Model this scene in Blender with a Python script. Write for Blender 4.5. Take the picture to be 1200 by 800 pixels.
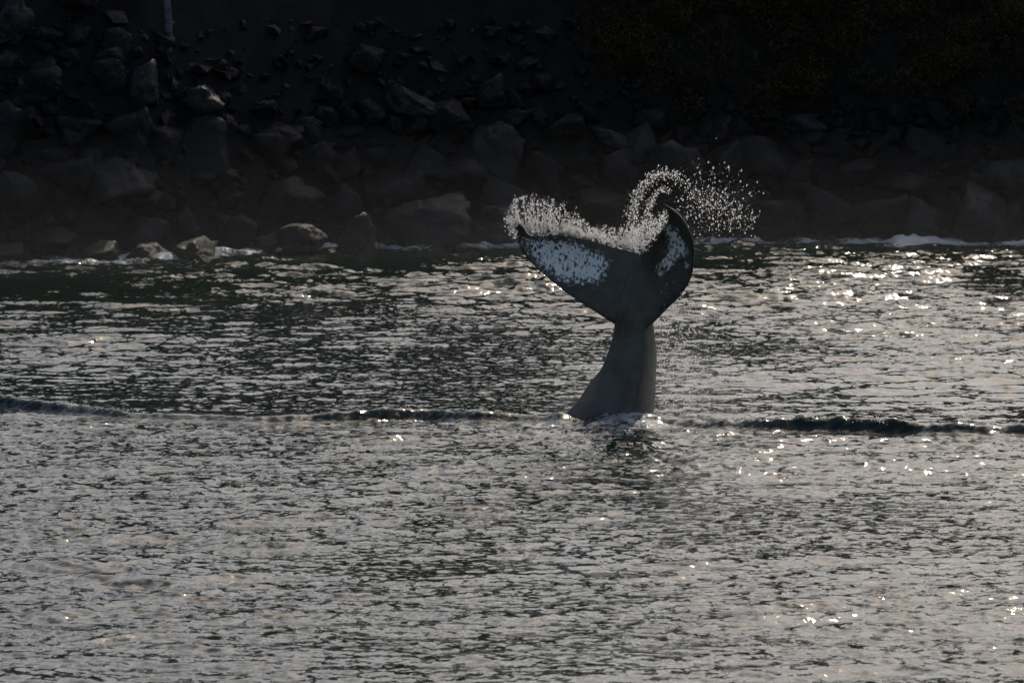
import bpy, bmesh, math, random
import numpy as np
from mathutils import Vector, noise, kdtree

for o in list(bpy.data.objects):
    bpy.data.objects.remove(o)
SC = bpy.context.scene
COL = SC.collection
random.seed(7)
RNG = np.random.default_rng(11)
rad = math.radians

# ------------------------------------------------------------------ camera
FPX = 6000.0                     # focal length in photo pixels (1200 wide)
CAM_H = 8.5
HORIZON = -47.0                  # photo row of the horizon
PITCH = math.atan((400 - HORIZON) / FPX)
WHALE_Y = 94.0
cam_d = bpy.data.cameras.new('camera')
cam_d.sensor_width = 36.0
cam_d.lens = 36.0 * FPX / 1200.0
cam_d.clip_start = 0.5
cam_d.clip_end = 6000.0
cam_d.dof.use_dof = True
cam_d.dof.focus_distance = WHALE_Y
cam_d.dof.aperture_fstop = 4.0
cam = bpy.data.objects.new('camera', cam_d)
cam.location = (0, 0, CAM_H)
cam.rotation_euler = (math.pi / 2 - PITCH, 0, 0)
COL.objects.link(cam)
SC.camera = cam

# ------------------------------------------------------------------ sky, sun, exposure
SUN_EL, SUN_AZ = rad(40.0), rad(17.0)          # azimuth measured from +Y towards +X
world = bpy.data.worlds.new('World')
SC.world = world
world.use_nodes = True
wn = world.node_tree
sky = wn.nodes.new('ShaderNodeTexSky')
sky.sky_type = 'NISHITA'
sky.sun_disc = False
sky.sun_elevation = SUN_EL
sky.sun_rotation = SUN_AZ
sky.air_density = 1.0
sky.dust_density = 2.5
sky.ozone_density = 0.0
bg = wn.nodes['Background']
bg.inputs['Strength'].default_value = 0.13
wn.links.new(sky.outputs['Color'], bg.inputs['Color'])
sun_d = bpy.data.lights.new('sun', 'SUN')
sun_d.energy = 2.0
sun_d.angle = rad(0.55)
sun_d.color = (1.0, 0.90, 0.74)
sun = bpy.data.objects.new('sun', sun_d)
sdir = Vector((math.cos(SUN_EL) * math.sin(SUN_AZ), math.cos(SUN_EL) * math.cos(SUN_AZ), math.sin(SUN_EL)))
sun.rotation_euler = (-sdir).to_track_quat('-Z', 'Y').to_euler()
sun.location = (40, 120, 120)
COL.objects.link(sun)
SC.view_settings.view_transform = 'Standard'
SC.view_settings.look = 'None'
SC.view_settings.gamma = 1.0
SC.view_settings.use_curve_mapping = False
SC.view_settings.exposure = -0.3
SC.render.engine = 'CYCLES'
SC.cycles.use_denoising = True
SC.cycles.max_bounces = 6
SC.cycles.volume_bounces = 0
SC.cycles.sample_clamp_indirect = 3.0

# ------------------------------------------------------------------ helpers
def ray(px, py):
    a, b = (px - 600.0) / FPX, -(py - 400.0) / FPX
    cp, sp = math.cos(PITCH), math.sin(PITCH)
    return np.array([a, cp + b * sp, -sp + b * cp])

def W(px, py, d=0.0):
    """a real point at distance WHALE_Y + d behind the given photo pixel (used to take measurements)"""
    r = ray(px, py)
    t = (WHALE_Y + d) / r[1]
    return np.array([0, 0, CAM_H]) + r * t

def water_pt(px, py):
    r = ray(px, py)
    t = -CAM_H / r[2]
    return np.array([0, 0, CAM_H]) + r * t

def _hash(ix, iy, s):
    n = (ix.astype(np.int64) * 374761393 + iy.astype(np.int64) * 668265263 + s * 974634777) & 0xffffffff
    n = ((n ^ (n >> 13)) * 1274126177) & 0xffffffff
    return ((n ^ (n >> 16)) & 0xffffff) / float(0xffffff) * 2 - 1

def vnoise(x, y, s=0):
    x = np.asarray(x, float); y = np.asarray(y, float)
    ix, iy = np.floor(x), np.floor(y)
    fx, fy = x - ix, y - iy
    fx = fx * fx * fx * (fx * (fx * 6 - 15) + 10); fy = fy * fy * fy * (fy * (fy * 6 - 15) + 10)
    a, b = _hash(ix, iy, s), _hash(ix + 1, iy, s)
    c, d = _hash(ix, iy + 1, s), _hash(ix + 1, iy + 1, s)
    return (a + (b - a) * fx) * (1 - fy) + (c + (d - c) * fx) * fy

def fbm(x, y, s=0, o=4):
    r = 0; a = 1.0
    for k in range(o):
        r = r + a * vnoise(x * 2 ** k + 17.3 * k, y * 2 ** k - 9.1 * k, s + k); a *= 0.5
    return r

def sstep(a, b, x):
    t = np.clip((x - a) / (b - a), 0, 1)
    return t * t * (3 - 2 * t)

def mesh_from(name, verts, faces, mat=None, smooth=True):
    verts = np.asarray(verts, np.float32); faces = np.asarray(faces, np.int32)
    me = bpy.data.meshes.new(name)
    n, k = faces.shape
    me.vertices.add(len(verts)); me.vertices.foreach_set('co', verts.ravel())
    me.loops.add(n * k); me.loops.foreach_set('vertex_index', faces.ravel())
    me.polygons.add(n)
    me.polygons.foreach_set('loop_start', np.arange(0, n * k, k, dtype=np.int32))
    me.polygons.foreach_set('loop_total', np.full(n, k, np.int32))
    me.polygons.foreach_set('use_smooth', np.full(n, smooth, bool))
    me.update(calc_edges=True)
    me.validate()
    if mat: me.materials.append(mat)
    return me

def add(name, me, parent=None, label=None, cat=None, group=None, kind=None, loc=(0, 0, 0)):
    o = bpy.data.objects.new(name, me)
    COL.objects.link(o)
    o.location = loc
    if parent: o.parent = parent
    if label: o['label'] = label
    if cat: o['category'] = cat
    if group: o['group'] = group
    if kind: o['kind'] = kind
    return o

def set_attr(me, name, vals):
    a = me.attributes.new(name, 'FLOAT', 'POINT')
    a.data.foreach_set('value', np.asarray(vals, np.float32))

def new_mat(name):
    m = bpy.data.materials.new(name); m.use_nodes = True
    return m, m.node_tree.nodes, m.node_tree.links, m.node_tree.nodes['Principled BSDF']

def node(ns, t, **kw):
    n = ns.new(t)
    for k, v in kw.items(): setattr(n, k, v)
    return n

def mth(ns, ls, op, a, b=None, c=None, clamp=False):
    n = ns.new('ShaderNodeMath'); n.operation = op; n.use_clamp = clamp
    for i, v in enumerate((a, b, c)):
        if v is None: continue
        if isinstance(v, (int, float)): n.inputs[i].default_value = v
        else: ls.new(v, n.inputs[i])
    return n.outputs[0]

def noise_tex(ns, ls, vec, scale, detail=4, rough=0.55, dist=0.0):
    n = ns.new('ShaderNodeTexNoise')
    n.inputs['Scale'].default_value = scale
    n.inputs['Detail'].default_value = detail
    n.inputs['Roughness'].default_value = rough
    n.inputs['Distortion'].default_value = dist
    ls.new(vec, n.inputs['Vector'])
    return n

def ramp(ns, ls, fac, stops):
    r = ns.new('ShaderNodeValToRGB')
    e = r.color_ramp.elements
    while len(e) < len(stops): e.new(0.5)
    for i, (p, c) in enumerate(stops):
        e[i].position = p; e[i].color = (*c, 1) if len(c) == 3 else c
    ls.new(fac, r.inputs[0])
    return r.outputs[0]

# ------------------------------------------------------------------ materials
def mat_water():
    m, ns, ls, p = new_mat('sea_water')
    geo = node(ns, 'ShaderNodeNewGeometry')
    tc = node(ns, 'ShaderNodeTexCoord')
    ruf = node(ns, 'ShaderNodeAttribute', attribute_name='ruffle').outputs['Fac']
    foam = node(ns, 'ShaderNodeAttribute', attribute_name='foam').outputs['Fac']
    # small ripples: perturb the normal with two noise slope fields
    def slopes(scale, sx, sy, detail, rough, w):
        mp = node(ns, 'ShaderNodeMapping'); ls.new(tc.outputs['Object'], mp.inputs['Vector'])
        mp.inputs['Scale'].default_value = (sx, sy, 1)
        mp.inputs['Location'].default_value = (w, w * 1.7, w * 0.3)
        n = noise_tex(ns, ls, mp.outputs[0], scale, detail, rough, 0.3)
        v = node(ns, 'ShaderNodeVectorMath', operation='SUBTRACT'); ls.new(n.outputs['Color'], v.inputs[0])
        v.inputs[1].default_value = (0.5, 0.5, 0.5)
        return v.outputs[0]
    a = slopes(4.6, 1.2, 1.0, 3.0, 0.65, 3.0)
    b = slopes(11.0, 0.7, 1.0, 5.0, 0.72, 11.0)
    def scalev(v, f):
        n = node(ns, 'ShaderNodeVectorMath', operation='SCALE'); ls.new(v, n.inputs[0])
        if isinstance(f, float): n.inputs['Scale'].default_value = f
        else: ls.new(f, n.inputs['Scale'])
        return n.outputs[0]
    def addv(u, v):
        n = node(ns, 'ShaderNodeVectorMath', operation='ADD'); ls.new(u, n.inputs[0]); ls.new(v, n.inputs[1]); return n.outputs[0]
    fa = mth(ns, ls, 'MULTIPLY_ADD', ruf, 0.70, 0.30)
    fb = mth(ns, ls, 'MULTIPLY_ADD', ruf, 0.65, 0.20)
    s = addv(scalev(a, fa), scalev(b, fb))
    fl = node(ns, 'ShaderNodeVectorMath', operation='MULTIPLY'); ls.new(s, fl.inputs[0]); fl.inputs[1].default_value = (1.1, 1, 0)
    nn = node(ns, 'ShaderNodeVectorMath', operation='NORMALIZE'); ls.new(addv(geo.outputs['Normal'], fl.outputs[0]), nn.inputs[0])
    ls.new(nn.outputs[0], p.inputs['Normal'])
    p.inputs['Base Color'].default_value = (0.010, 0.020, 0.013, 1)
    p.inputs['IOR'].default_value = 1.333
    p.inputs['Roughness'].default_value = 0.08
    # foam
    fn = noise_tex(ns, ls, tc.outputs['Object'], 6.0, 8, 0.75, 0.8)
    f2 = mth(ns, ls, 'ADD', foam, mth(ns, ls, 'MULTIPLY_ADD', fn.outputs['Fac'], 2.4, -1.2))
    fr = ramp(ns, ls, f2, [(0.38, (0, 0, 0)), (0.75, (1, 1, 1))])
    fd = node(ns, 'ShaderNodeBsdfPrincipled')
    fd.inputs['Base Color'].default_value = (0.36, 0.37, 0.39, 1)
    fd.inputs['Roughness'].default_value = 0.45
    mx = node(ns, 'ShaderNodeMixShader'); ls.new(fr, mx.inputs[0]); ls.new(p.outputs[0], mx.inputs[1]); ls.new(fd.outputs[0], mx.inputs[2])
    ls.new(mx.outputs[0], ns['Material Output'].inputs['Surface'])
    return m

def mat_rock(name, lo, hi, rough=0.5):
    m, ns, ls, p = new_mat(name)
    tc = node(ns, 'ShaderNodeTexCoord'); oi = node(ns, 'ShaderNodeObjectInfo')
    n = noise_tex(ns, ls, tc.outputs['Object'], 2.6, 8, 0.62, 0.4)
    n2 = noise_tex(ns, ls, tc.outputs['Object'], 11.0, 6, 0.7)
    f = mth(ns, ls, 'ADD', mth(ns, ls, 'MULTIPLY', n.outputs['Fac'], 0.7), mth(ns, ls, 'MULTIPLY', n2.outputs['Fac'], 0.3))
    c = ramp(ns, ls, f, [(0.42, lo), (0.62, hi)])
    h = node(ns, 'ShaderNodeHueSaturation'); ls.new(c, h.inputs['Color'])
    ls.new(mth(ns, ls, 'MULTIPLY_ADD', oi.outputs['Random'], 0.8, 0.6), h.inputs['Value'])
    ls.new(h.outputs[0], p.inputs['Base Color'])
    p.inputs['Roughness'].default_value = rough
    p.inputs['Specular IOR Level'].default_value = 0.25
    b = node(ns, 'ShaderNodeBump'); b.inputs['Strength'].default_value = 1.0; b.inputs['Distance'].default_value = 0.16
    ls.new(f, b.inputs['Height']); ls.new(b.outputs[0], p.inputs['Normal'])
    return m

def mat_plain(name, lo, hi, scale, rough=0.8, bump=0.3, dist=0.03):
    m, ns, ls, p = new_mat(name)
    tc = node(ns, 'ShaderNodeTexCoord')
    n = noise_tex(ns, ls, tc.outputs['Object'], scale, 6, 0.6)
    ls.new(ramp(ns, ls, n.outputs['Fac'], [(0.35, lo), (0.68, hi)]), p.inputs['Base Color'])
    p.inputs['Roughness'].default_value = rough
    b = node(ns, 'ShaderNodeBump'); b.inputs['Strength'].default_value = bump; b.inputs['Distance'].default_value = dist
    ls.new(n.outputs['Fac'], b.inputs['Height']); ls.new(b.outputs[0], p.inputs['Normal'])
    p.inputs['Specular IOR Level'].default_value = 0.12
    return m

def mat_leaf(name, lo, hi):
    m, ns, ls, p = new_mat(name)
    geo = node(ns, 'ShaderNodeNewGeometry')
    big = noise_tex(ns, ls, geo.outputs['Position'], 0.9, 3, 0.6)
    fac = mth(ns, ls, 'ADD', mth(ns, ls, 'MULTIPLY', geo.outputs['Random Per Island'], 0.5), mth(ns, ls, 'MULTIPLY_ADD', big.outputs['Fac'], 1.6, -0.6))
    ls.new(ramp(ns, ls, fac, [(0.0, lo), (1.0, hi)]), p.inputs['Base Color'])
    p.inputs['Roughness'].default_value = 0.85
    p.inputs['Specular IOR Level'].default_value = 0.15
    tr = node(ns, 'ShaderNodeBsdfTranslucent'); tr.inputs['Color'].default_value = (*hi, 1)
    mx = node(ns, 'ShaderNodeMixShader'); mx.inputs[0].default_value = 0.25
    ls.new(p.outputs[0], mx.inputs[1]); ls.new(tr.outputs[0], mx.inputs[2])
    ls.new(mx.outputs[0], ns['Material Output'].inputs['Surface'])
    return m

def mat_whale():
    m, ns, ls, p = new_mat('whale_skin')
    tc = node(ns, 'ShaderNodeTexCoord')
    wh = node(ns, 'ShaderNodeAttribute', attribute_name='white').outputs['Fac']
    n1 = noise_tex(ns, ls, tc.outputs['Object'], 11.0, 6, 0.7, 0.4)
    mp = node(ns, 'ShaderNodeMapping'); ls.new(tc.outputs['Object'], mp.inputs['Vector']); mp.inputs['Scale'].default_value = (1.25, 1, 0.8)
    vo = node(ns, 'ShaderNodeTexVoronoi', feature='F1'); vo.inputs['Scale'].default_value = 13.0; ls.new(mp.outputs[0], vo.inputs['Vector'])
    n2 = noise_tex(ns, ls, mp.outputs[0], 15.0, 3, 0.6, 0.5)
    fleck = mth(ns, ls, 'ADD', mth(ns, ls, 'MULTIPLY', n2.outputs['Fac'], 1.0), mth(ns, ls, 'MULTIPLY', vo.outputs['Distance'], 0.25))
    base = mth(ns, ls, 'ADD', wh, mth(ns, ls, 'MULTIPLY_ADD', n1.outputs['Fac'], 1.7, -0.85))
    edge = ramp(ns, ls, base, [(0.40, (0, 0, 0)), (0.68, (1, 1, 1))])
    # flecks thin out where the white is strong
    thr = mth(ns, ls, 'MULTIPLY_ADD', wh, 0.17, -0.175)
    fl = ramp(ns, ls, mth(ns, ls, 'ADD', fleck, thr), [(0.48, (0, 0, 0)), (0.58, (1, 1, 1))])
    fac = mth(ns, ls, 'MULTIPLY', edge, fl)
    sk = noise_tex(ns, ls, tc.outputs['Object'], 3.0, 7, 0.65)
    dark = ramp(ns, ls, sk.outputs['Fac'], [(0.3, (0.034, 0.031, 0.027)), (0.7, (0.096, 0.086, 0.073))])
    mx = node(ns, 'ShaderNodeMix', data_type='RGBA')
    ls.new(fac, mx.inputs['Factor']); ls.new(dark, mx.inputs[6]); mx.inputs[7].default_value = (0.80, 0.79, 0.80, 1)
    ls.new(mx.outputs[2], p.inputs['Base Color'])
    p.inputs['Roughness'].default_value = 0.32
    p.inputs['IOR'].default_value = 1.38
    b = node(ns, 'ShaderNodeBump'); b.inputs['Strength'].default_value = 0.35; b.inputs['Distance'].default_value = 0.03
    n3 = noise_tex(ns, ls, tc.outputs['Object'], 5.0, 8, 0.65)
    ls.new(n3.outputs['Fac'], b.inputs['Height']); ls.new(b.outputs[0], p.inputs['Normal'])
    return m

def mat_drops():
    m, ns, ls, p = new_mat('water_drops')
    p.inputs['Base Color'].default_value = (1, 1, 1, 1)
    p.inputs['Roughness'].default_value = 0.20
    p.inputs['IOR'].default_value = 1.33
    p.inputs['Transmission Weight'].default_value = 1.0
    tr = node(ns, 'ShaderNodeBsdfTranslucent'); tr.inputs['Color'].default_value = (0.9, 0.9, 0.88, 1)
    mx = node(ns, 'ShaderNodeMixShader'); mx.inputs[0].default_value = 0.22
    ls.new(p.outputs[0], mx.inputs[1]); ls.new(tr.outputs[0], mx.inputs[2])
    ls.new(mx.outputs[0], ns['Material Output'].inputs['Surface'])
    return m

M_WATER = mat_water()
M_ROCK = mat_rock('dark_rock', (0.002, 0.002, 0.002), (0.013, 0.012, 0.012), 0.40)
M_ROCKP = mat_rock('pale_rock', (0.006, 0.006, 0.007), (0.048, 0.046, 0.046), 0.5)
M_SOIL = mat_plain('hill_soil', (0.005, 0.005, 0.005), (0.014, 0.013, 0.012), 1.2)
M_BARK = mat_plain('pale_bark', (0.03, 0.03, 0.032), (0.16, 0.16, 0.17), 4.0)
M_LEAF = mat_leaf('shrub_leaf', (0.014, 0.012, 0.006), (0.080, 0.066, 0.024))
M_WHALE = mat_whale()
M_DROP = mat_drops()

# ------------------------------------------------------------------ shoreline and hillside
_sx = np.array([-100, 0, 150, 300, 400, 600, 800, 1000, 1200, 1300]); _sp = np.array([304, 303, 301, 293, 288, 284, 280, 279, 282, 283])
_SY = 51000.0 / (_sp + 47.0)
_SX = (_sx - 600.0) / FPX * _SY
def shore_y(x): return np.interp(x, _SX, _SY) + 0.5 * vnoise(np.asarray(x) * 0.35, np.asarray(x) * 0, 3)

def hill_z(x, y):
    x = np.asarray(x, float); y = np.asarray(y, float)
    s = y - shore_y(x)
    right = sstep(5, 11, x)
    crest = 6.9 + 0.3 * right + 0.25 * vnoise(x * 0.06, x * 0, 9)
    up = (1.60 - 0.30 * right) * np.where(s < crest, s, crest + (s - crest) * 0.12)
    z = np.where(s < 0, np.maximum(0.32 * s, -6.0), up)
    z = z + sstep(0.5, 6, s) * (0.35 * fbm(x * 0.25, y * 0.25, 21, 4))
    z = z + sstep(40, 200, s) * 8 * fbm(x * 0.01, y * 0.01, 5, 3)
    return z - 0.12

def hit_hill(px, py):
    r = ray(px, py); o = np.array([0, 0, CAM_H])
    ts = np.arange(142.0, 186.0, 0.04)
    P = o + r * ts[:, None] / r[1]
    z = hill_z(P[:, 0], P[:, 1])
    k = np.argmax(P[:, 2] < z)
    return P[k]

def grid_faces(nr, nc):
    i = np.arange(nr * nc).reshape(nr, nc)
    return np.stack([i[:-1, :-1], i[:-1, 1:], i[1:, 1:], i[1:, :-1]], -1).reshape(-1, 4)

hx = np.concatenate([-np.geomspace(1500, 24, 40), np.arange(-23, 23.1, 0.3), np.geomspace(24, 1500, 40)])
hy = np.concatenate([np.arange(128, 142, 2.0), np.arange(142, 186, 0.3), np.geomspace(187, 1500, 50)])
HXX, HYY = np.meshgrid(hx, hy)
hz = hill_z(HXX, HYY)
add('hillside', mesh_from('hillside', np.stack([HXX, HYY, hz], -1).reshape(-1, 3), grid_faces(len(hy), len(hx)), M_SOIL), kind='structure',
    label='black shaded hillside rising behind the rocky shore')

# ------------------------------------------------------------------ sea
cx = np.concatenate([-np.geomspace(2500, 18.5, 36), np.arange(-18, -11, 0.10), np.arange(-11, 11, 0.042), np.arange(11, 18.01, 0.10), np.geomspace(18.5, 2500, 36)])
ry = [56.0]
while ry[-1] < 160: ry.append(ry[-1] + 0.066 * ry[-1] / 60)
ry = np.concatenate([-np.geomspace(2500, 1, 22), np.linspace(3, 54, 18), ry, [163, 168, 180]])
X, Y = np.meshgrid(cx, ry)
fade = sstep(19, 16, np.abs(X)) * sstep(54, 57, Y)

# the wave that runs past the whale
rp = np.array([[-60, 476], [0, 479], [70, 483], [150, 489], [300, 494], [400, 493], [500, 490], [560, 494], [650, 495], [760, 498], [860, 503], [905, 505], [960, 505], [1060, 508], [1200, 510], [1300, 510]], float)
rw = np.array([water_pt(a, b) for a, b in rp])
rh_px = np.array([14, 15, 12, 7, 6, 12, 14, 10, 7, 6, 9, 15, 16, 14, 9, 9]) / 64.0
RY = np.interp(X, rw[:, 0], rw[:, 1]); RH = np.interp(X, rw[:, 0], rh_px)
dR = Y - RY + 0.25 * vnoise(X * 0.9, Y * 0.2, 31)

# zones: ruffled in front of the wave, slick just behind it, open chop beyond
front = sstep(0.3, -0.8, dR)
slick = sstep(-0.2, 0.6, dR) * sstep(13, 4, dR)
patch = fbm(X * 0.10, Y * 0.045, 41, 3)
patch2 = fbm(X * 0.35, Y * 0.10, 45, 3)
nearshore = sstep(14, 3, shore_y(X) - Y)
ruffle = 0.36 + 0.62 * front + 0.24 * patch + 0.18 * patch2 - 0.12 * slick + 0.15 * nearshore
calm_band = sstep(0.25, 0.6, vnoise(X * 0.05, Y * 0.28, 51)) * front
ruffle = np.clip(ruffle - 0.35 * calm_band, 0.05, 1.2)

Z = np.zeros_like(X)
wx = X + 0.35 * vnoise(X * 0.7, Y * 0.7, 61); wy = Y + 0.35 * vnoise(X * 0.7, Y * 0.7, 62)
def waves(n, l0, l1, slope, spread, seed, heading=0.0):
    g = np.random.default_rng(seed)
    z = np.zeros_like(X)
    for k in range(n):
        lam = l0 * (l1 / l0) ** ((k + g.random()) / n)
        th = g.normal(heading, spread)
        kk = 2 * math.pi / lam
        ph = kk * (wx * math.sin(th) + wy * math.cos(th)) + g.random() * 6.283
        z += (slope * math.sqrt(2.0 / n) / kk) * np.sin(ph)
    return z
swell = waves(10, 3.0, 9.0, 0.010, 0.25, 1, 0.1)
chop = waves(26, 0.55, 2.2, 0.105, 0.5, 2, -0.1)
fine = waves(36, 0.24, 0.55, 0.10, 0.65, 3, 0.1)
gust = 0.75 + 0.55 * fbm(X * 0.22, Y * 0.09, 71, 3)
boost = 1 + 0.6 * sstep(108, 145, Y)
Z += fade * swell
Z += fade * (1 + 1.5 * sstep(104, 142, Y)) * chop * np.clip(gust, 0.2, 1.8) * (1 - 0.62 * slick) * (1 - 0.22 * front)
Z += fade * boost * fine * np.clip(gust, 0.2, 1.8) * (1 - 0.45 * slick) * (1 + 0.2 * front)

# wave ridge past the whale
jag = 1 + 0.20 * fbm(X * 1.3, X * 0 + 0.5, 81, 4) + 0.16 * fbm(X * 5.3 + vnoise(X, Y, 8) * 2, Y * 3.0, 82, 3) * (0.45 + 0.55 * sstep(2, 5.5, X))
ridge = np.where(dR < 0, np.exp(-(dR / 0.15) ** 2), np.exp(-(dR / 0.9) ** 2))
Z += fade * RH * ridge * jag

# single steeper wavelets in the foreground (photo measurements)
for (px, py, wpx, hpx) in [(560, 598, 120, 4), (930, 711, 130, 3.5), (860, 556, 80, 3.5), (925, 577, 60, 3), (900, 522, 110, 3), (50, 612, 90, 3),
                           (60, 572, 80, 2.5), (690, 608, 70, 2.5), (1180, 716, 60, 3), (1050, 540, 90, 2.5), (330, 640, 90, 2.5), (150, 655, 80, 2.5),
                           (410, 698, 100, 2.5), (240, 580, 50, 2.5), (800, 660, 80, 2.5), (1100, 655, 80, 2.5), (60, 720, 60, 3), (100, 500, 120, 3),
                           (560, 775, 50, 3), (450, 515, 100, 3), (700, 508, 120, 3)]:
    c = water_pt(px, py); sc = FPX / c[1]
    ux, uy = X - c[0], Y - c[1] + 0.2 * (X - c[0]) * math.sin(px)
    uy = uy + 0.12 * vnoise(X * 2.2, Y * 0.4, 91)
    sel = np.exp(-(ux / (0.5 * wpx / sc)) ** 2)
    Z += fade * sel * 1.4 * hpx / sc * np.where(uy < 0, np.exp(-(uy / 0.13) ** 2), np.exp(-(uy / 0.6) ** 2))

# mound of water heaped against the tail, surf at the rocks
foam = np.zeros_like(X)
c = water_pt(733, 499)
d2 = ((X - c[0]) / 0.62) ** 2 + ((Y - c[1]) / 0.55) ** 2
Z += 0.20 * np.exp(-d2 * (1 + 0.3 * vnoise(X * 4, Y * 2, 95)))
foam += 0.48 * np.exp(-d2 * 1.0)
c = water_pt(716, 507)
foam += 0.40 * np.exp(-((X - c[0]) / 1.3) ** 2 - ((Y - c[1]) / 1.6) ** 2)
c = water_pt(712, 499)
rr_ = np.sqrt(((X - c[0]) / 1.25) ** 2 + ((Y - c[1]) / 1.1) ** 2)
foam += 0.30 * np.exp(-((rr_ - 1.0) / 0.28) ** 2)
Z += 0.035 * np.exp(-((rr_ - 1.25) / 0.16) ** 2) + 0.025 * np.exp(-((rr_ - 1.8) / 0.18) ** 2)
c = water_pt(655, 496)
d2 = ((X - c[0]) / 0.22) ** 2 + ((Y - c[1]) / 0.4) ** 2
Z += 0.10 * np.exp(-d2)
sd = shore_y(X) - Y
side = 0.55 + 0.35 * sstep(2, 8, X)
lump = fbm(X * 0.55, Y * 0.35, 101, 4); lump2 = fbm(X * 2.6, Y * 1.3, 105, 3)
surf = sstep(5.0, 2.2, sd) * sstep(-3, 0.5, sd)
surf_c = np.exp(-((sd - 2.2 - 1.0 * vnoise(X * 0.30, X * 0, 107)) / 0.9) ** 2) * np.clip(0.40 + 0.25 * sstep(3, 7, X) + 0.65 * vnoise(X * 0.27, X * 0, 108), 0.5 * sstep(4, 6, X), 0.85)
lump3 = fbm(X * 6.0, Y * 2.5, 109, 3)
Z += fade * side * (surf * 0.10 * lump + surf * 0.05 * lump2 + surf_c * (0.16 + 0.08 * lump2 + 0.05 * lump3))
foam += surf * (0.34 + 0.26 * sstep(3, 8, X) + 0.55 * lump) + 0.5 * surf_c
foam = np.clip(foam, 0, 1)
Z = np.where(sd < -2.0, Z * 0, Z)
me = mesh_from('sea', np.stack([X, Y, Z], -1).reshape(-1, 3), grid_faces(len(ry), len(cx)), M_WATER)
set_attr(me, 'ruffle', ruffle.ravel()); set_attr(me, 'foam', foam.ravel())
add('sea', me, kind='structure', label='grey glittering rippled sea water with foam along the rocks')

def sea_z(x, y):
    i = int(np.clip(np.searchsorted(ry, y), 1, len(ry) - 1)); j = int(np.clip(np.searchsorted(cx, x), 1, len(cx) - 1))
    return float(Z[i, j])

# ------------------------------------------------------------------ boulders
def boulder_mesh(seed, mat, angular):
    g = np.random.default_rng(seed)
    bm = bmesh.new(); bmesh.ops.create_icosphere(bm, subdivisions=4, radius=1.0)
    v = np.array([p.co for p in bm.verts]); f = np.array([[q.index for q in p.verts] for p in bm.faces]); bm.free()
    n = v / np.linalg.norm(v, axis=1)[:, None]
    pl = g.normal(size=(22, 3)); pl /= np.linalg.norm(pl, axis=1)[:, None]
    off = g.uniform(0.60, 1.0, 22)
    q = np.clip(n @ pl.T, 0, None) / off
    k = 30 if angular else 12
    r = 1.0 / np.maximum((q ** k).sum(1) ** (1.0 / k), 0.2)
    for i in range(len(n)):
        p = Vector(n[i]) * 1.3 + Vector((seed * 7.7, 0, 0))
        r[i] *= 1 + 0.10 * noise.noise(p * 1.2) - 0.09 * (1 - abs(noise.noise(p * 2.3 + Vector((3, 1, 2)))) * 2.2) ** 3 + 0.05 * noise.noise(p * 4.1) + 0.03 * noise.noise(p * 9)
    v = n * r[:, None]
    lo, hi = v.min(0), v.max(0); v = (v - (lo + hi) / 2) / ((hi - lo) / 2)
    return mesh_from('boulder', v, f, mat)

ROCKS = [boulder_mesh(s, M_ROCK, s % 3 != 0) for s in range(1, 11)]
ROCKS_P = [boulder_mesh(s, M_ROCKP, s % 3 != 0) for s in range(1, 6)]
GSH = 'boulders of the shaded far shore'

def put_boulder(px, py, wpx, hpx, var, rot, label, pale=False, tilt=(0, 0), depth=1.0):
    """px, py: middle of the boulder's foot in the photo; wpx, hpx its size there"""
    P = hit_hill(px, py)
    Q = water_pt(px, py)
    if Q[1] < P[1] and P[2] < 0.1: P = Q
    s = P[1] / FPX
    me = (ROCKS_P if pale else ROCKS)[var % (5 if pale else 10)]
    o = add('boulder', me, label=label, cat='boulder', group=GSH)
    w, h = wpx * s, hpx * s
    o.scale = (w * 0.53, w * 0.48 * depth, h * 0.68)
    o.location = (P[0], P[1] + 0.15 * w, P[2] + 0.30 * h)
    o.rotation_euler = (tilt[0], tilt[1], rot)
    return o

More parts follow.
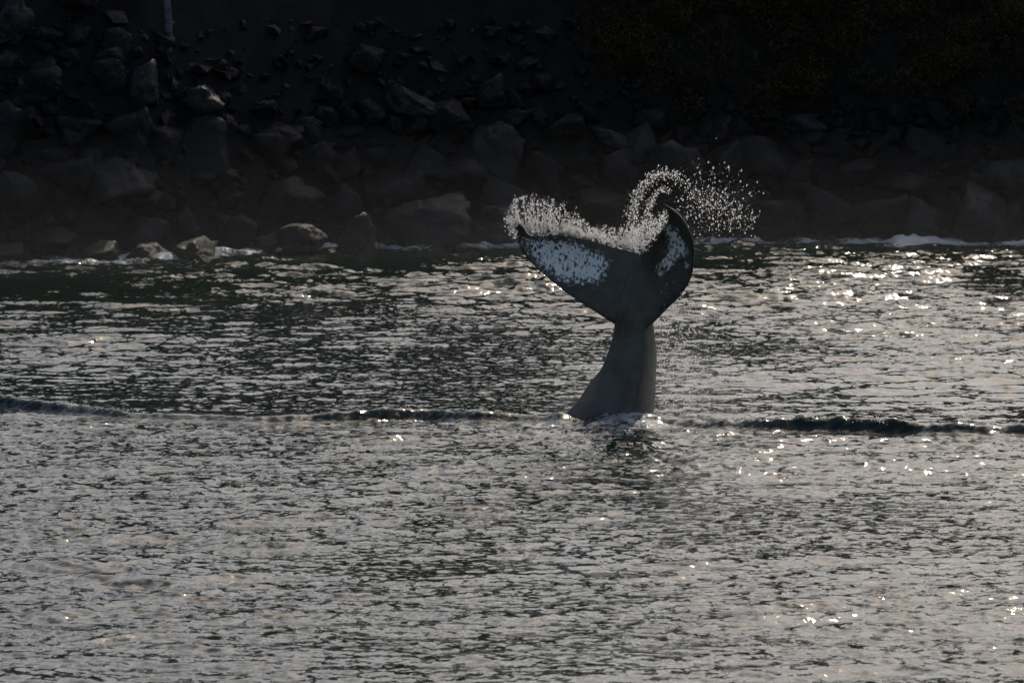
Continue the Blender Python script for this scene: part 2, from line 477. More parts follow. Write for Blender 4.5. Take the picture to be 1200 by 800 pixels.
NAMED = [
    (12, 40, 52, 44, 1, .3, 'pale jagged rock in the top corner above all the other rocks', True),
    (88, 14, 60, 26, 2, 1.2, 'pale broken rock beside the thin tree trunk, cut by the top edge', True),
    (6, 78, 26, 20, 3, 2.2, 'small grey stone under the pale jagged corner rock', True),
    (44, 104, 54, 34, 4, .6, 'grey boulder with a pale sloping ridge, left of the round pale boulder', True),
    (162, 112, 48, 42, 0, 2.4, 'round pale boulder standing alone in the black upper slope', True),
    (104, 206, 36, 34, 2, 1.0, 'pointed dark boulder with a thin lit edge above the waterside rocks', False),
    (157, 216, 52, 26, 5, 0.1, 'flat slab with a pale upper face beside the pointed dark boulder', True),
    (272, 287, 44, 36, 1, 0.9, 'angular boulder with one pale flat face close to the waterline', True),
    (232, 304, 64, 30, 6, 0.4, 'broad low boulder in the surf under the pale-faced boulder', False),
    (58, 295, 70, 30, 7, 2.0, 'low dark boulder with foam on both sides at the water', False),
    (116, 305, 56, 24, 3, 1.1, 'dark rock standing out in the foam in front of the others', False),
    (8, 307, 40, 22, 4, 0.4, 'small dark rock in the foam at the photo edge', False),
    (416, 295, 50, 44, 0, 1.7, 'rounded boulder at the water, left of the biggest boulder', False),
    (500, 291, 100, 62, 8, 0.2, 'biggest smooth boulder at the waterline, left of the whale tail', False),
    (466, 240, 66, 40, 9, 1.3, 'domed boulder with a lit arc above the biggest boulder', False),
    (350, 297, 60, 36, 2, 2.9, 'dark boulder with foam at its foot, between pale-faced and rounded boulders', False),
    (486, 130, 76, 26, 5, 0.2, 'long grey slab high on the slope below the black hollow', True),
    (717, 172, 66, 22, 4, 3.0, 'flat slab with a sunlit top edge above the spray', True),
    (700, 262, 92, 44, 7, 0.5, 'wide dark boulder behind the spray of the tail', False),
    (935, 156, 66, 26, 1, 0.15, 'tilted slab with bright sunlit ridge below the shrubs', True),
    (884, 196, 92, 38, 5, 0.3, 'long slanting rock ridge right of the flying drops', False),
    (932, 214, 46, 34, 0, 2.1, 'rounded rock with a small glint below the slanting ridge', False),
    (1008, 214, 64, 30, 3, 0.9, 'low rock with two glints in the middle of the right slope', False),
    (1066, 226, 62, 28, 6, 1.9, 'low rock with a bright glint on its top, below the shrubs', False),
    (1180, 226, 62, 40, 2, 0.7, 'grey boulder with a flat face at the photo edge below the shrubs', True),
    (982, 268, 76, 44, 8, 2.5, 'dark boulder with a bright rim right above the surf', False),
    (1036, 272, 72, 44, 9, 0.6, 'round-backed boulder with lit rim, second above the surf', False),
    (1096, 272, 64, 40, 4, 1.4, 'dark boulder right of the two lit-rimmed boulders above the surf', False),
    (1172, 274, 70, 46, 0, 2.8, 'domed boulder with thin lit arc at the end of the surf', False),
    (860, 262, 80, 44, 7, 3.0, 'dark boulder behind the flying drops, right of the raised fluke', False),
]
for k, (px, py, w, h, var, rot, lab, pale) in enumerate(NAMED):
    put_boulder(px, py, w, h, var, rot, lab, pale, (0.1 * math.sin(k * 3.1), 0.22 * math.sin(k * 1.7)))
taken = [(n[0], n[1] - n[3] * 0.4, n[2]) for n in NAMED]
SHORT = ['pale jagged corner rock', 'pale broken rock at the top', 'small grey stone', 'grey boulder with pale sloping ridge', 'round pale boulder', 'pointed dark boulder',
         'flat pale slab', 'angular pale-faced boulder', 'broad low surf boulder', 'low dark foam-flanked boulder', 'dark rock in the foam', 'small rock in the foam',
         'rounded waterside boulder', 'biggest smooth boulder', 'domed boulder with lit arc', 'dark boulder with foam foot', 'long grey high slab', 'flat slab above the spray',
         'wide boulder behind the spray', 'tilted bright-ridged slab', 'slanting rock ridge', 'rounded rock with small glint', 'low rock with two glints', 'low bright-topped rock',
         'grey flat-faced edge boulder', 'bright-rimmed surf boulder', 'round-backed lit boulder', 'dark boulder beyond the lit-rimmed pair', 'domed boulder at surf end', 'dark boulder behind flying drops']
count = 0; tries = 0; fill = []
while count < 240 and tries < 6000:
    tries += 1
    px = random.uniform(-30, 1230)
    lim = 20 if px < 640 else 130
    t = random.random() ** (0.42 if px < 640 else 0.75)
    base = float(np.interp(px, _sx, _sp)) + (7 if px < 600 else 2)
    py = base - (1 - t) * (base - lim)
    if 190 < px < 660 and py < 115 and random.random() < 0.8: continue
    w = random.uniform(44, 108) * (0.35 + 0.8 * t) if random.random() < 0.75 else random.uniform(18, 36)
    if any(abs(px - a) < 0.34 * (w + c) and abs(py - b) < 0.17 * (w + c) for a, b, c in taken): continue
    taken.append((px, py - 0.2 * w, w)); count += 1
    hgt = w * random.uniform(0.48, 0.78)
    o = put_boulder(px, py, w, hgt, random.randrange(10), random.uniform(0, 6.28), 'x', False, (random.uniform(-.25, .25), random.uniform(-.3, .3)))
    cy = py - 0.4 * hgt
    best = min(range(len(NAMED)), key=lambda i: math.hypot(px - NAMED[i][0], 1.4 * (cy - NAMED[i][1] + 0.4 * NAMED[i][3])))
    dx, dy = px - NAMED[best][0], cy - NAMED[best][1] + 0.4 * NAMED[best][3]
    way = ('above' if dy < 0 else 'below') if abs(dy) * 1.4 > abs(dx) else ('left of' if dx < 0 else 'right of')
    size = 'small' if w < 38 else ('mid-sized' if w < 72 else 'large')
    fill.append((o, (size, way, best), math.hypot(dx, dy)))
keys = {}
for o, k, d in fill: keys.setdefault(k, []).append((d, o))
ORD = ['nearest', 'second', 'third', 'fourth', 'fifth', 'sixth', 'seventh', 'eighth', 'ninth', 'tenth', 'eleventh', 'twelfth', 'thirteenth', 'fourteenth', 'fifteenth', 'sixteenth', 'seventeenth', 'eighteenth', 'nineteenth', 'twentieth']
for (size, way, best), lst in keys.items():
    lst.sort(key=lambda q: q[0])
    for n, (d, o) in enumerate(lst):
        o['label'] = (ORD[n] + ' ' if len(lst) > 1 else '') + size + ' dark boulder ' + way + ' the ' + SHORT[best]

# small broken stones filling the gaps between the boulders
bm = bmesh.new(); bmesh.ops.create_icosphere(bm, subdivisions=1, radius=1.0)
SV = np.array([v.co for v in bm.verts]); SF = np.array([[q.index for q in f.verts] for f in bm.faces]); bm.free()
vs, fs = [], []
for k in range(5200):
    x = RNG.uniform(-21, 21); s_ = RNG.uniform(-1.0, 8.0) ** 1.0
    if s_ > (3.4 if x > 3 else 4.2): continue
    y = float(shore_y(x)) + s_
    r = 0.05 + 0.30 * RNG.random() ** 2.5
    a = RNG.uniform(0, 6.28); ca, sa = math.cos(a), math.sin(a)
    q = SV * (r * RNG.uniform(0.6, 1.3, 3)) * (1 + 0.28 * RNG.normal(size=(len(SV), 1)))
    q = np.stack([q[:, 0] * ca - q[:, 1] * sa, q[:, 0] * sa + q[:, 1] * ca, q[:, 2] * 0.7 + q[:, 0] * 0.2], 1)
    fs.append(SF + len(vs) * len(SV)); vs.append(q + np.array([x, y, float(hill_z(x, y)) + 0.15 * r]))
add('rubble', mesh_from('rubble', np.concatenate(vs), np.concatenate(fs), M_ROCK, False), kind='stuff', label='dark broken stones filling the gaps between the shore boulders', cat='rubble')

# ------------------------------------------------------------------ shrubs and tree
def leaf_cloud(centers, radii, n_each, size, flat=0.8):
    vs, fs = [], []
    for (c, r) in zip(centers, radii):
        n = int(n_each * r * r)
        d = RNG.normal(size=(n, 3)); d /= np.linalg.norm(d, axis=1)[:, None]
        rr = r * RNG.uniform(0.45, 1.0, n) ** 0.6 * (1 + 0.35 * np.sin(d[:, 0] * 5 + c[0] * 3) * np.cos(d[:, 2] * 4 + c[1]))
        P = np.asarray(c) + d * rr[:, None] * np.array([1, 1, flat])
        a = RNG.normal(size=(n, 3)); a /= np.linalg.norm(a, axis=1)[:, None]
        b = np.cross(a, RNG.normal(size=(n, 3))); b /= np.linalg.norm(b, axis=1)[:, None]
        s = size * RNG.uniform(0.6, 1.4, n)[:, None]
        i0 = len(vs) * 0 + sum(len(q) for q in vs)
        vs.append(np.stack([P - a * s, P - b * s * 0.45, P + a * s, P + b * s * 0.45], 1).reshape(-1, 3))
        fs.append(np.arange(n * 4).reshape(n, 4) + i0)
    return np.concatenate(vs), np.concatenate(fs)

cs, rs = [], []
for k in range(170):
    px = random.uniform(690, 1260); py = random.uniform(-70, 132 - 20 * math.sin(px * 0.02))
    if px < 760 and py > 90: continue
    P = hit_hill(px, max(py, -60))
    cs.append((P[0], P[1] - 0.1, P[2] + random.uniform(0.2, 0.5))); rs.append(random.uniform(0.45, 1.0))
for k in range(60):
    x = random.uniform(2, 60); y = float(shore_y(x)) + random.uniform(8, 20)
    cs.append((x, y, float(hill_z(x, y)) + 0.5)); rs.append(random.uniform(0.7, 1.3))
v, f = leaf_cloud(cs, rs, 760, 0.06)
add('shrubbery', mesh_from('shrubbery', v, f, M_LEAF, False), kind='stuff', label='dark olive shrubbery covering the upper slope', cat='shrubbery')

def tube(path, radii, n=8):
    vs, fs = [], []
    for i, (p, r) in enumerate(zip(path, radii)):
        for k in range(n):
            a = 6.2832 * k / n
            vs.append((p[0] + r * math.cos(a), p[1] + r * math.sin(a), p[2]))
    for i in range(len(path) - 1):
        for k in range(n):
            fs.append((i * n + k, i * n + (k + 1) % n, (i + 1) * n + (k + 1) % n, (i + 1) * n + k))
    return vs, fs

P = hit_hill(196, 54)
tree = bpy.data.objects.new('tree', None); COL.objects.link(tree); tree.location = P
tree['label'] = 'tree with a thin pale trunk standing on the black slope, crown out of sight'; tree['category'] = 'tree'
path = [(0.05 * math.sin(k * 1.1), 0.04 * math.cos(k), -0.4 + 0.6 * k) for k in range(12)]
v, f = tube(path, [0.12 - 0.007 * k for k in range(12)])
tips = []
for k in range(9):
    b = path[5 + k % 7]; a = k * 2.4; L = random.uniform(0.9, 1.7)
    br = [(b[0] + L * t * math.cos(a), b[1] + L * t * math.sin(a), b[2] + L * t * (0.7 + 0.3 * t)) for t in (0, .35, .7, 1)]
    v2, f2 = tube(br, [0.04, 0.03, 0.02, 0.01], 6)
    f += [tuple(i + len(v) for i in q) for q in f2]; v += v2; tips.append(br[-1]); tips.append(br[-2])
add('trunk', mesh_from('trunk', v, f, M_BARK), parent=tree)
v, f = leaf_cloud(tips + [path[-1]], [random.uniform(0.5, 0.9) for _ in range(len(tips) + 1)], 380, 0.06)
add('crown', mesh_from('crown', v, f, M_LEAF, False), parent=tree)

# ------------------------------------------------------------------ whale tail
def spline(pts, n):
    """centripetal-ish Catmull-Rom through pts (list of tuples), n samples"""
    p = np.array(pts, float)
    seg = np.linalg.norm(np.diff(p[:, :2], axis=0), axis=1) ** 0.7
    t = np.concatenate([[0], np.cumsum(seg)]); t /= t[-1]
    m = np.gradient(p, t, axis=0)
    u = np.linspace(0, 1, n)
    k = np.clip(np.searchsorted(t, u, side='right') - 1, 0, len(t) - 2)
    h = (t[k + 1] - t[k])[:, None]; s = ((u - t[k])[:, None]) / h
    return (2*s**3-3*s**2+1)*p[k] + (s**3-2*s**2+s)*h*m[k] + (-2*s**3+3*s**2)*p[k+1] + (s**3-s**2)*h*m[k+1]

whale_v, whale_f = [], []
pix_v, pix_c = [], []                              # surface points and the photo place they were measured at
def add_loft(rings, cap=True):
    nr, nc = len(rings), len(rings[0])
    base = len(whale_v)
    for r in rings: whale_v.extend([tuple(p) for p in r])
    for i in range(nr - 1):
        for j in range(nc):
            whale_f.append((base + i*nc + j, base + i*nc + (j+1) % nc, base + (i+1)*nc + (j+1) % nc, base + (i+1)*nc + j))
    if cap:
        for i in (0, nr - 1):
            c = np.mean(rings[i], axis=0); ci = len(whale_v); whale_v.append(tuple(c))
            for j in range(nc): whale_f.append((base + i*nc + j, base + i*nc + (j+1) % nc, ci))

# tail stock: left edge, right edge, half depth of the flank, distance of the middle, by photo row
PED = [(296, 746, 754, .05, .02), (305, 744, 758, .08, .02), (318, 739, 762, .12, .02), (335, 731, 764, .17, .02), (355, 724.5, 763, .22, .02),
       (370, 721.5, 765, .27, .03), (385, 719, 766.5, .31, .05), (400, 716, 768.5, .35, .06), (418, 710, 770, .40, .07), (432, 704, 769.5, .45, .08), (445, 693, 769, .49, .08),
       (458, 684, 768.5, .53, .08), (470, 676.5, 767.5, .57, .08), (480, 667, 766.5, .61, .08), (488, 659.5, 765.5, .64, .08), (505, 646, 764, .70, .08), (540, 618, 762, .85, .08)]
ps = spline(PED, 60)
rings = []
NU = 18
for py, xl, xr, th, dm in ps:
    ring = []
    lower = np.interp(py, [340, 395], [0, 1])
    for k in range(NU + 1):                         # near flank, left to right: full to u=.80 then a narrow receding face
        u = k / NU
        e = max(math.sin(math.pi * u ** 1.75), 0) ** 0.72
        d_oval = -th * math.sqrt(max(1 - (2*u - 1) ** 2, 0))
        d_keel = -th * e + th * 0.35 * sstep(0.7, 1.0, u)
        d = d_oval * (1 - lower) + d_keel * lower
        ring.append(W(xl + (xr - xl) * u, py, dm + d))
    for k in range(NU - 1, 0, -1):                  # far flank
        u = k / NU
        ring.append(W(xl + (xr - xl) * u, py, dm + th * math.sqrt(max(1 - (2*u - 1) ** 2, 0)) * 0.9 + 0.35 * th * lower * u))
    rings.append(ring)
add_loft(rings)

def fluke(trail, lead, thick0, thick1, camber, n=70, m=16, seed=0):
    T, L = spline(trail, n), spline(lead, n)
    rings = []
    for i in range(n):
        u = i / (n - 1)
        t3 = T[i].copy(); l3 = L[i]
        t3[1] += (1.0 * noise.noise(Vector((u * 22, seed, 0))) + 0.7 * noise.noise(Vector((u * 55, seed, 4)))) * (1 - u * 0.3)
        l3 = l3 + np.array([0.5, 0.5, 0]) * noise.noise(Vector((u * 26, seed, 9))) * sstep(0.55, 0.9, u)
        th = thick0 + (thick1 - thick0) * u
        A, B = W(*t3), W(*l3)
        chord = B - A
        cl = np.linalg.norm(chord) + 1e-6
        # surface normal of the fluke: chord x span
        k0, k1 = max(i - 1, 0), min(i + 1, n - 1)
        span = (W(*T[k1]) + W(*L[k1])) - (W(*T[k0]) + W(*L[k0]))
        nn = np.cross(chord, span); nn /= (np.linalg.norm(nn) + 1e-9)
        if nn[1] > 0: nn = -nn                      # towards the viewer's side: the white underside
        side_a, side_b = [], []
        for k in range(m + 1):
            v = 0.5 - 0.5 * math.cos(math.pi * k / m)
            # foil: thin trailing edge (v=0), full rounded leading edge (v=1)
            w = 0.028 + th * (v ** 0.7) * math.sqrt(max(1 - v ** 5, 0)) * min(1, cl / 0.6)
            if k == m: w = 0.012
            if k == 0: w = 0.016
            c = -camber * math.sin(math.pi * v) * min(1, cl) * float(sstep(0.05, 0.55, u))
            p = A + chord * v
            pa = p + nn * (c + w * 0.5); pb = p + nn * (c - w * 0.5)
            side_a.append(pa); side_b.append(pb)
            pix_v.append(tuple(pa)); pix_c.append((T[i][0] + (L[i][0] - T[i][0]) * v, T[i][1] + (L[i][1] - T[i][1]) * v, 1.0))
            pix_v.append(tuple(pb)); pix_c.append((0, 0, 0.0))
        rings.append(side_a + side_b[::-1])
    add_loft(rings)
    return T, L

LT = [(752, 297, .12), (745, 295, .16), (730, 292, .24), (704, 285, .42), (681, 279, .58), (655, 275, .72), (631, 276, .80), (619, 274, .80), (614, 267, .76), (608.5, 262.5, .70)]
LL = [(738, 392, .10), (719, 379.5, .14), (695.6, 364.5, .30), (678, 353, .45), (660, 340.5, .60), (645, 328.5, .70), (630.6, 315.5, .78), (616, 300.5, .82), (606.5, 283, .78), (605.5, 264, .70)]
RT = [(742, 302, .02), (750, 296, -.06), (757, 287, -.28), (765, 279, -.55), (773, 272, -.78), (780, 263, -1.0), (783.5, 254, -1.18), (781, 245, -1.3), (775.5, 239.5, -1.38)]
RL = [(746, 394, -.16), (764, 380, -.20), (781, 363, -.34), (796, 348, -.54), (808, 330, -.75), (813.5, 306, -.98), (812, 283, -1.15), (802, 260, -1.3), (778, 238.2, -1.40)]
LTs, LLs = fluke(LT, LL, 0.17, 0.05, 0.10, seed=1)
RTs, RLs = fluke(RT, RL, 0.16, 0.07, 0.16, seed=5)

tmp = bpy.data.meshes.new('raw'); tmp.from_pydata(whale_v, [], whale_f); tmp.update()
bm = bmesh.new(); bm.from_mesh(tmp); bmesh.ops.recalc_face_normals(bm, faces=bm.faces); bm.to_mesh(tmp); bm.free()
tob = bpy.data.objects.new('raw', tmp); COL.objects.link(tob)
md = tob.modifiers.new('r', 'REMESH'); md.mode = 'VOXEL'; md.voxel_size = 0.017
ms = tob.modifiers.new('s', 'SMOOTH'); ms.factor = 0.5; ms.iterations = 9
dg = bpy.context.evaluated_depsgraph_get()
wme = bpy.data.meshes.new_from_object(tob.evaluated_get(dg))
bpy.data.objects.remove(tob)
wme.name = 'whale'
wme.materials.clear(); wme.materials.append(M_WHALE)
wme.polygons.foreach_set('use_smooth', np.ones(len(wme.polygons), bool))

def poly_sd(px, py, poly):
    poly = np.array(poly, float); d = 1e9; inside = False
    n = len(poly)
    for i in range(n):
        a, b = poly[i], poly[(i + 1) % n]
        e = b - a; w = np.array([px, py]) - a
        t = min(max(w.dot(e) / e.dot(e), 0), 1)
        d = min(d, np.linalg.norm(w - e * t))
        if (a[1] > py) != (b[1] > py) and px < (b[0] - a[0]) * (py - a[1]) / (b[1] - a[1]) + a[0]: inside = not inside
    return d if inside else -d
WL = [(612, 277), (619, 279), (650, 280), (676, 283), (694, 292), (712, 301), (714, 316), (706, 329), (690, 332), (668, 333), (650, 326), (634, 312), (621, 298), (613, 285)]
WR = [(780, 264), (787, 266), (797, 280), (804, 294), (801, 304), (793, 301), (784, 313), (771, 322), (769, 314), (779, 299), (782, 284)]
kd = kdtree.KDTree(len(pix_v))
for i, p in enumerate(pix_v): kd.insert(p, i)
kd.balance()
white = np.zeros(len(wme.vertices))
for i, v in enumerate(wme.vertices):
    co, j, dist = kd.find(v.co)
    px, py, fr = pix_c[j]
    if fr < 0.5 or dist > 0.06: continue
    white[i] = max(0.46 + poly_sd(px, py, WL) / 26.0, 0.52 + poly_sd(px, py, WR) / 14.0, 0.5 + (3.0 - math.hypot(px - 804, py - 312)) / 10)
set_attr(wme, 'white', np.clip(white, 0, 1))
add('whale', wme, label='dark humpback whale tail raised out of the water with white mottled flukes', cat='whale')

# ------------------------------------------------------------------ spray
bm = bmesh.new(); bmesh.ops.create_icosphere(bm, subdivisions=1, radius=1.0)
ICO_V = np.array([v.co for v in bm.verts]); ICO_F = np.array([[q.index for q in f.verts] for f in bm.faces]); bm.free()
STRANDS = []                                         # (path points, radius) thin threads of water
def spray(name, pts, radii, label):
    pts = np.array(pts); radii = np.array(radii); n = len(pts)
    st = RNG.uniform(0.7, 1.25, (n, 3)); st[:, 2] *= RNG.uniform(0.9, 1.8, n)
    v = pts[:, None, :] + ICO_V[None] * (radii[:, None] * st)[:, None, :]
    f = (ICO_F[None] + (np.arange(n) * len(ICO_V))[:, None, None]).reshape(-1, 3)
    V = [v.reshape(-1, 3)]; F = [f]; off = n * len(ICO_V)
    for path, r in STRANDS:
        m_ = len(path); rad_ = r * np.sin(np.linspace(0.5, 2.9, m_)) * RNG.uniform(0.5, 1.3, m_)
        q = np.stack([path + np.array([rad_ * a, rad_ * 0.6 * b, rad_ * 0.3 * a]).T for a, b in ((1, 0), (-.5, .87), (-.5, -.87))], 1)
        i = np.arange(m_ - 1)[:, None] * 3 + off
        for k in range(3):
            k2 = (k + 1) % 3
            F.append(np.stack([i[:, 0] + k, i[:, 0] + k2, i[:, 0] + 3 + k2], 1)); F.append(np.stack([i[:, 0] + k, i[:, 0] + 3 + k2, i[:, 0] + 3 + k], 1))
        V.append(q.reshape(-1, 3)); off += m_ * 3
    STRANDS.clear()
    return add(name, mesh_from(name, np.concatenate(V), np.concatenate(F), M_DROP), kind='stuff', label=label, cat='spray')

def rsize(n=1, lo=.0022, hi=.0150): return lo + (hi - lo) * RNG.random(n) ** 3.0

pts, rr = [], []
ENV = np.array([[603, 594, 262], [606, 596, 250], [610, 601, 236], [616, 608, 229], [625, 624, 230], [640, 645, 233], [655, 660, 243], [670, 672, 252], [690, 690, 262], [710, 712, 267], [730, 737, 268], [745, 750, 262]], float)
def trail_pt(x): # left trailing edge
    o = np.argsort(LTs[:, 0]); return np.interp(x, LTs[o, 0], LTs[o, 1]), np.interp(x, LTs[o, 0], LTs[o, 2])
for k in range(270):
    x = 604 + 142 * RNG.random() ** 1.15
    yb, db = trail_pt(x)
    tx, ty = np.interp(x, ENV[:, 0], ENV[:, 1]), np.interp(x, ENV[:, 0], ENV[:, 2])
    reach = 1.0 if RNG.random() < 0.38 else RNG.uniform(0.25, 0.75)
    tx, ty = x + (tx - x) * reach + RNG.normal(0, 1.5), yb + (ty - yb) * reach + RNG.normal(0, 1.5)
    mx, my = (x + tx) / 2 - (7 if x < 616 else RNG.uniform(-4, 10)), (yb + ty) / 2 + RNG.normal(0, 2)
    tx += 0 if x < 616 else RNG.normal(0, 5)
    dt = db + RNG.normal(0.1, 0.22)
    nd = int(14 + 0.75 * abs(yb - ty) + RNG.integers(0, 10))
    if k % 2 == 0:
        t = np.linspace(0, RNG.uniform(0.35, 0.8), 14)
        wob = np.cumsum(RNG.normal(0, 0.35, (14, 2)), axis=0)
        STRANDS.append((np.array([W((1-a)**2 * x + 2*a*(1-a) * mx + a*a * tx + w_[0], (1-a)**2 * yb + 2*a*(1-a) * my + a*a * ty + w_[1], db + (dt - db) * a) for a, w_ in zip(t, wob)]), RNG.uniform(.004, .010)))
    for t in np.sort(RNG.random(nd) ** (1.3 if reach < 1 else 0.9)):
        j = 0.3 + 0.9 * t
        px = (1-t)**2 * x + 2*t*(1-t) * mx + t*t * tx + RNG.normal(0, j)
        py = (1-t)**2 * yb + 2*t*(1-t) * my + t*t * ty + RNG.normal(0, j)
        pts.append(W(px, py, db + (dt - db) * t)); rr.append(rsize()[0] * (1.25 if t < .35 else 1))
for k in range(800):                                # bright run-off right on the edge
    x = 618 + 130 * RNG.random(); yb, db = trail_pt(x)
    pts.append(W(x + RNG.normal(0, 1), yb - abs(RNG.normal(0, 4.0)) - 0.3, db + RNG.normal(0, 0.05))); rr.append(rsize(1, .004, .016)[0])
k = 0
while k < 600:                                      # broken, clumped drops between the strands
    x = 606 + 138 * RNG.random(); yb, db = trail_pt(x); ty = np.interp(x, ENV[:, 0], ENV[:, 2])
    t = RNG.random() ** 0.85; py = yb + (ty - yb) * t
    if vnoise(np.array([x * 0.12]), np.array([py * 0.20]), 77)[0] + 0.5 * vnoise(np.array([x * 0.6]), np.array([py * 0.6]), 78)[0] < 0.05: continue
    k += 1
    pts.append(W(x - 6 * t + RNG.normal(0, .6), py + RNG.normal(0, .6), db + RNG.normal(0.05, 0.2))); rr.append(rsize()[0])
for k in range(420):                                 # curl that hangs past the tip
    a = RNG.uniform(0.2, 1.0)
    pts.append(W(np.interp(a, [0.2, .45, .7, 1], [604, 597, 594, 606]) + RNG.normal(2, 3), np.interp(a, [0.2, .45, .7, 1], [280, 268, 254, 231]) + RNG.normal(0, 2.5), .7 + RNG.normal(0, .15))); rr.append(rsize()[0])
spray('water_spray', pts, rr, 'white sheet of backlit spray thrown off the trailing edge of the long fluke')

pts, rr = [], []
def stream(path, n, sig, dmean, dsig, lo=.004, hi=.016):
    p = np.array(path, float); L = np.concatenate([[0], np.cumsum(np.linalg.norm(np.diff(p, axis=0), axis=1))]); L /= L[-1]
    for k in range(n):
        t = RNG.random()
        s = sig[0] + (sig[1] - sig[0]) * t
        pts.append(W(np.interp(t, L, p[:, 0]) + RNG.normal(0, s), np.interp(t, L, p[:, 1]) + RNG.normal(0, s), dmean + RNG.normal(0, dsig))); rr.append(rsize(1, lo, hi)[0])
stream([(748, 290), (742, 268), (740, 250), (745, 233), (754, 218), (765, 207), (778, 202), (791, 206)], 1100, (4.5, 3.6), -.5, .2)
stream([(791, 206), (803, 214), (813, 228), (826, 236), (850, 243), (876, 258)], 420, (4, 8), -.7, .3)
stream([(752, 284), (757, 262), (759, 246), (765, 231), (775, 222), (787, 223)], 480, (3.2, 2.0), -.7, .15)
stream([(750, 292), (764, 275), (774, 262), (779, 250)], 620, (4.2, 3.0), -.75, .2, .004, .017)
stream([(742, 284), (765, 256)], 380, (5, 5.5), -.6, .2)
for k in range(520):
    pts.append(W(838 + RNG.normal(0, 24), 234 + RNG.normal(0, 20), -.6 + RNG.normal(0, .5))); rr.append(rsize(1, .004, .017)[0])
for k in range(130):
    pts.append(W(805 + RNG.random() * 80, 262 + RNG.normal(0, 9), -.6 + RNG.normal(0, .4))); rr.append(rsize(1, .004, .015)[0])
spray('water_spray', pts, rr, 'curling arc of backlit drops flung over the tip of the upright fluke')

pts, rr = [], []
for k in range(1700):
    y = 330 + 165 * RNG.random() ** 0.8
    x = 772 + abs(RNG.normal(0, 22 + 30 * (y - 330) / 165))
    pts.append(W(x, y, RNG.normal(0.1, 0.5))); rr.append(rsize(1, .006, .015)[0])
for k in range(420):
    pts.append(W(878 + RNG.normal(0, 24), 500 - abs(RNG.normal(0, 8)), RNG.normal(-.6, 0.2))); rr.append(rsize(1, .004, .012)[0])
for k in range(420):
    a = RNG.uniform(0, 6.28); px = 714 + 62 * math.cos(a) + RNG.normal(0, 6)
    pts.append(W(px, 497 + 4 * math.sin(a) - abs(RNG.normal(0, 4)), -0.9 * math.sin(a) + RNG.normal(0, .1))); rr.append(rsize(1, .003, .012)[0])
spray('water_spray', pts, rr, 'thin veil of fine drops falling beside the tail stock')

pts, rr = [], []
for k in range(900):
    px = RNG.uniform(745, 1200) if RNG.random() < .75 else RNG.choice([RNG.uniform(440, 640), RNG.uniform(60, 170)])
    x = W(px, 500)[0]; y = float(np.interp(x, rw[:, 0], rw[:, 1])); x = (px - 600) / FPX * y
    h = float(np.interp(x, rw[:, 0], rh_px))
    if vnoise(np.array([x * 1.7]), np.array([0.2]), 7)[0] < -0.05: continue
    pts.append((x, y + RNG.normal(0.05, .12), h * RNG.uniform(0.8, 1.15) + abs(RNG.normal(0, 0.025)))); rr.append(rsize(1, .004, .013)[0])
spray('water_spray', pts, rr, 'sparkling drops along the crest of the low wave that passes the tail')

# ------------------------------------------------------------------ mist in front of the rocks
mx_ = np.linspace(-70, 70, 90)
prof = np.linspace(-1, 1, 33)
Hx = 4.3 + 0.7 * vnoise(mx_ * 0.12, mx_ * 0, 201) - 0.6 * sstep(4, 14, mx_)
vs = []
for x, H in zip(mx_, Hx):
    yc = float(shore_y(x)) - 13.5
    for p in prof:
        vs.append((x, yc + 8.0 * p, 0.35 + H * (1 - abs(p)) ** 2))
nb = len(vs)
for x in mx_:
    yc = float(shore_y(x)) - 13.5
    for p in prof: vs.append((x, yc + 8.0 * p, 0.30))
vs = np.array(vs)
A = np.arange(nb).reshape(90, 33); B = A + nb
F = []
def q(a, b, c_, d): F.append((a, b, c_, d))
for i in range(89):
    for j in range(32):
        q(A[i, j], A[i, j+1], A[i+1, j+1], A[i+1, j]); q(B[i, j], B[i+1, j], B[i+1, j+1], B[i, j+1])
    for j in (0, 32): q(A[i, j], A[i+1, j], B[i+1, j], B[i, j])
for j in range(32):
    for i in (0, 89): q(A[i, j], A[i, j+1], B[i, j+1], B[i, j])
m = bpy.data.materials.new('mist_air'); m.use_nodes = True
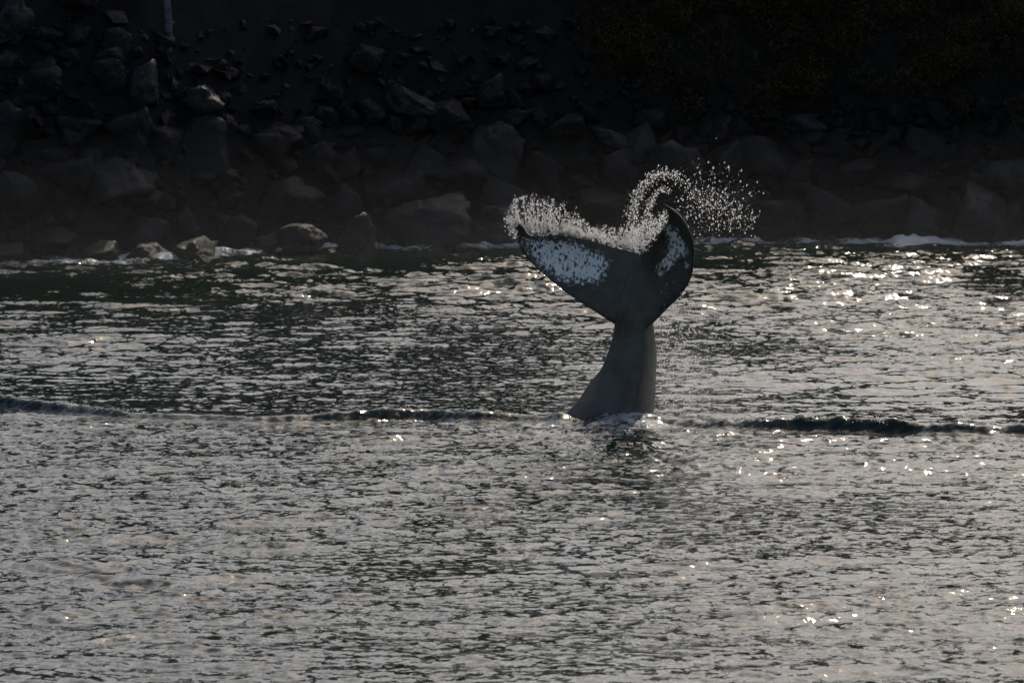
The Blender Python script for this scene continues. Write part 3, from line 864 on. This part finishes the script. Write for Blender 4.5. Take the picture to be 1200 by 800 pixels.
ns, ls = m.node_tree.nodes, m.node_tree.links
ns.remove(ns['Principled BSDF'])
pv = ns.new('ShaderNodeVolumePrincipled')
pv.inputs['Color'].default_value = (0.95, 0.95, 0.95, 1)
pv.inputs['Density'].default_value = 0.0033
pv.inputs['Anisotropy'].default_value = 0.35
ls.new(pv.outputs[0], ns['Material Output'].inputs['Volume'])
me = mesh_from('mist', vs, F, m, True)
bm = bmesh.new(); bm.from_mesh(me); bmesh.ops.recalc_face_normals(bm, faces=bm.faces); bm.to_mesh(me); bm.free()
add('mist', me, kind='stuff', label='thin grey mist hanging low in front of the dark rocks', cat='mist')

# fine vapour hanging around the foot of the tail
NB, NR = 40, 26
vs = []
c = W(750, 497, -0.1)
for i in range(NR):
    t = i / (NR - 1)
    z = -0.05 + 2.3 * t
    for k in range(NB):
        a = 6.2832 * k / NB
        r = (1 - t) ** 0.8 * (1 + 0.35 * noise.noise(Vector((math.cos(a) * 1.2, math.sin(a) * 1.2, z * 0.9)))) + 0.01
        vs.append((c[0] + 0.35 + 2.1 * r * math.cos(a) + 0.2 * t, c[1] + 1.25 * r * math.sin(a), z))
vs += [(c[0] + 0.35, c[1], -0.05), (c[0] + 0.55, c[1], 2.27)]
bm = bmesh.new(); bv = [bm.verts.new(p) for p in vs]
for i in range(NR - 1):
    for k in range(NB):
        bm.faces.new((bv[i*NB+k], bv[i*NB+(k+1) % NB], bv[(i+1)*NB+(k+1) % NB], bv[(i+1)*NB+k]))
for k in range(NB):
    bm.faces.new((bv[(k+1) % NB], bv[k], bv[-2])); bm.faces.new((bv[(NR-1)*NB+k], bv[(NR-1)*NB+(k+1) % NB], bv[-1]))
bmesh.ops.recalc_face_normals(bm, faces=bm.faces)
me = bpy.data.meshes.new('vapour'); bm.to_mesh(me); bm.free()
m2 = m.copy(); m2.name = 'vapour_air'
m2.node_tree.nodes['Principled Volume'].inputs['Density'].default_value = 0.042
me.materials.append(m2)
add('mist', me, kind='stuff', label='faint vapour of fine spray around the foot of the tail', cat='mist')
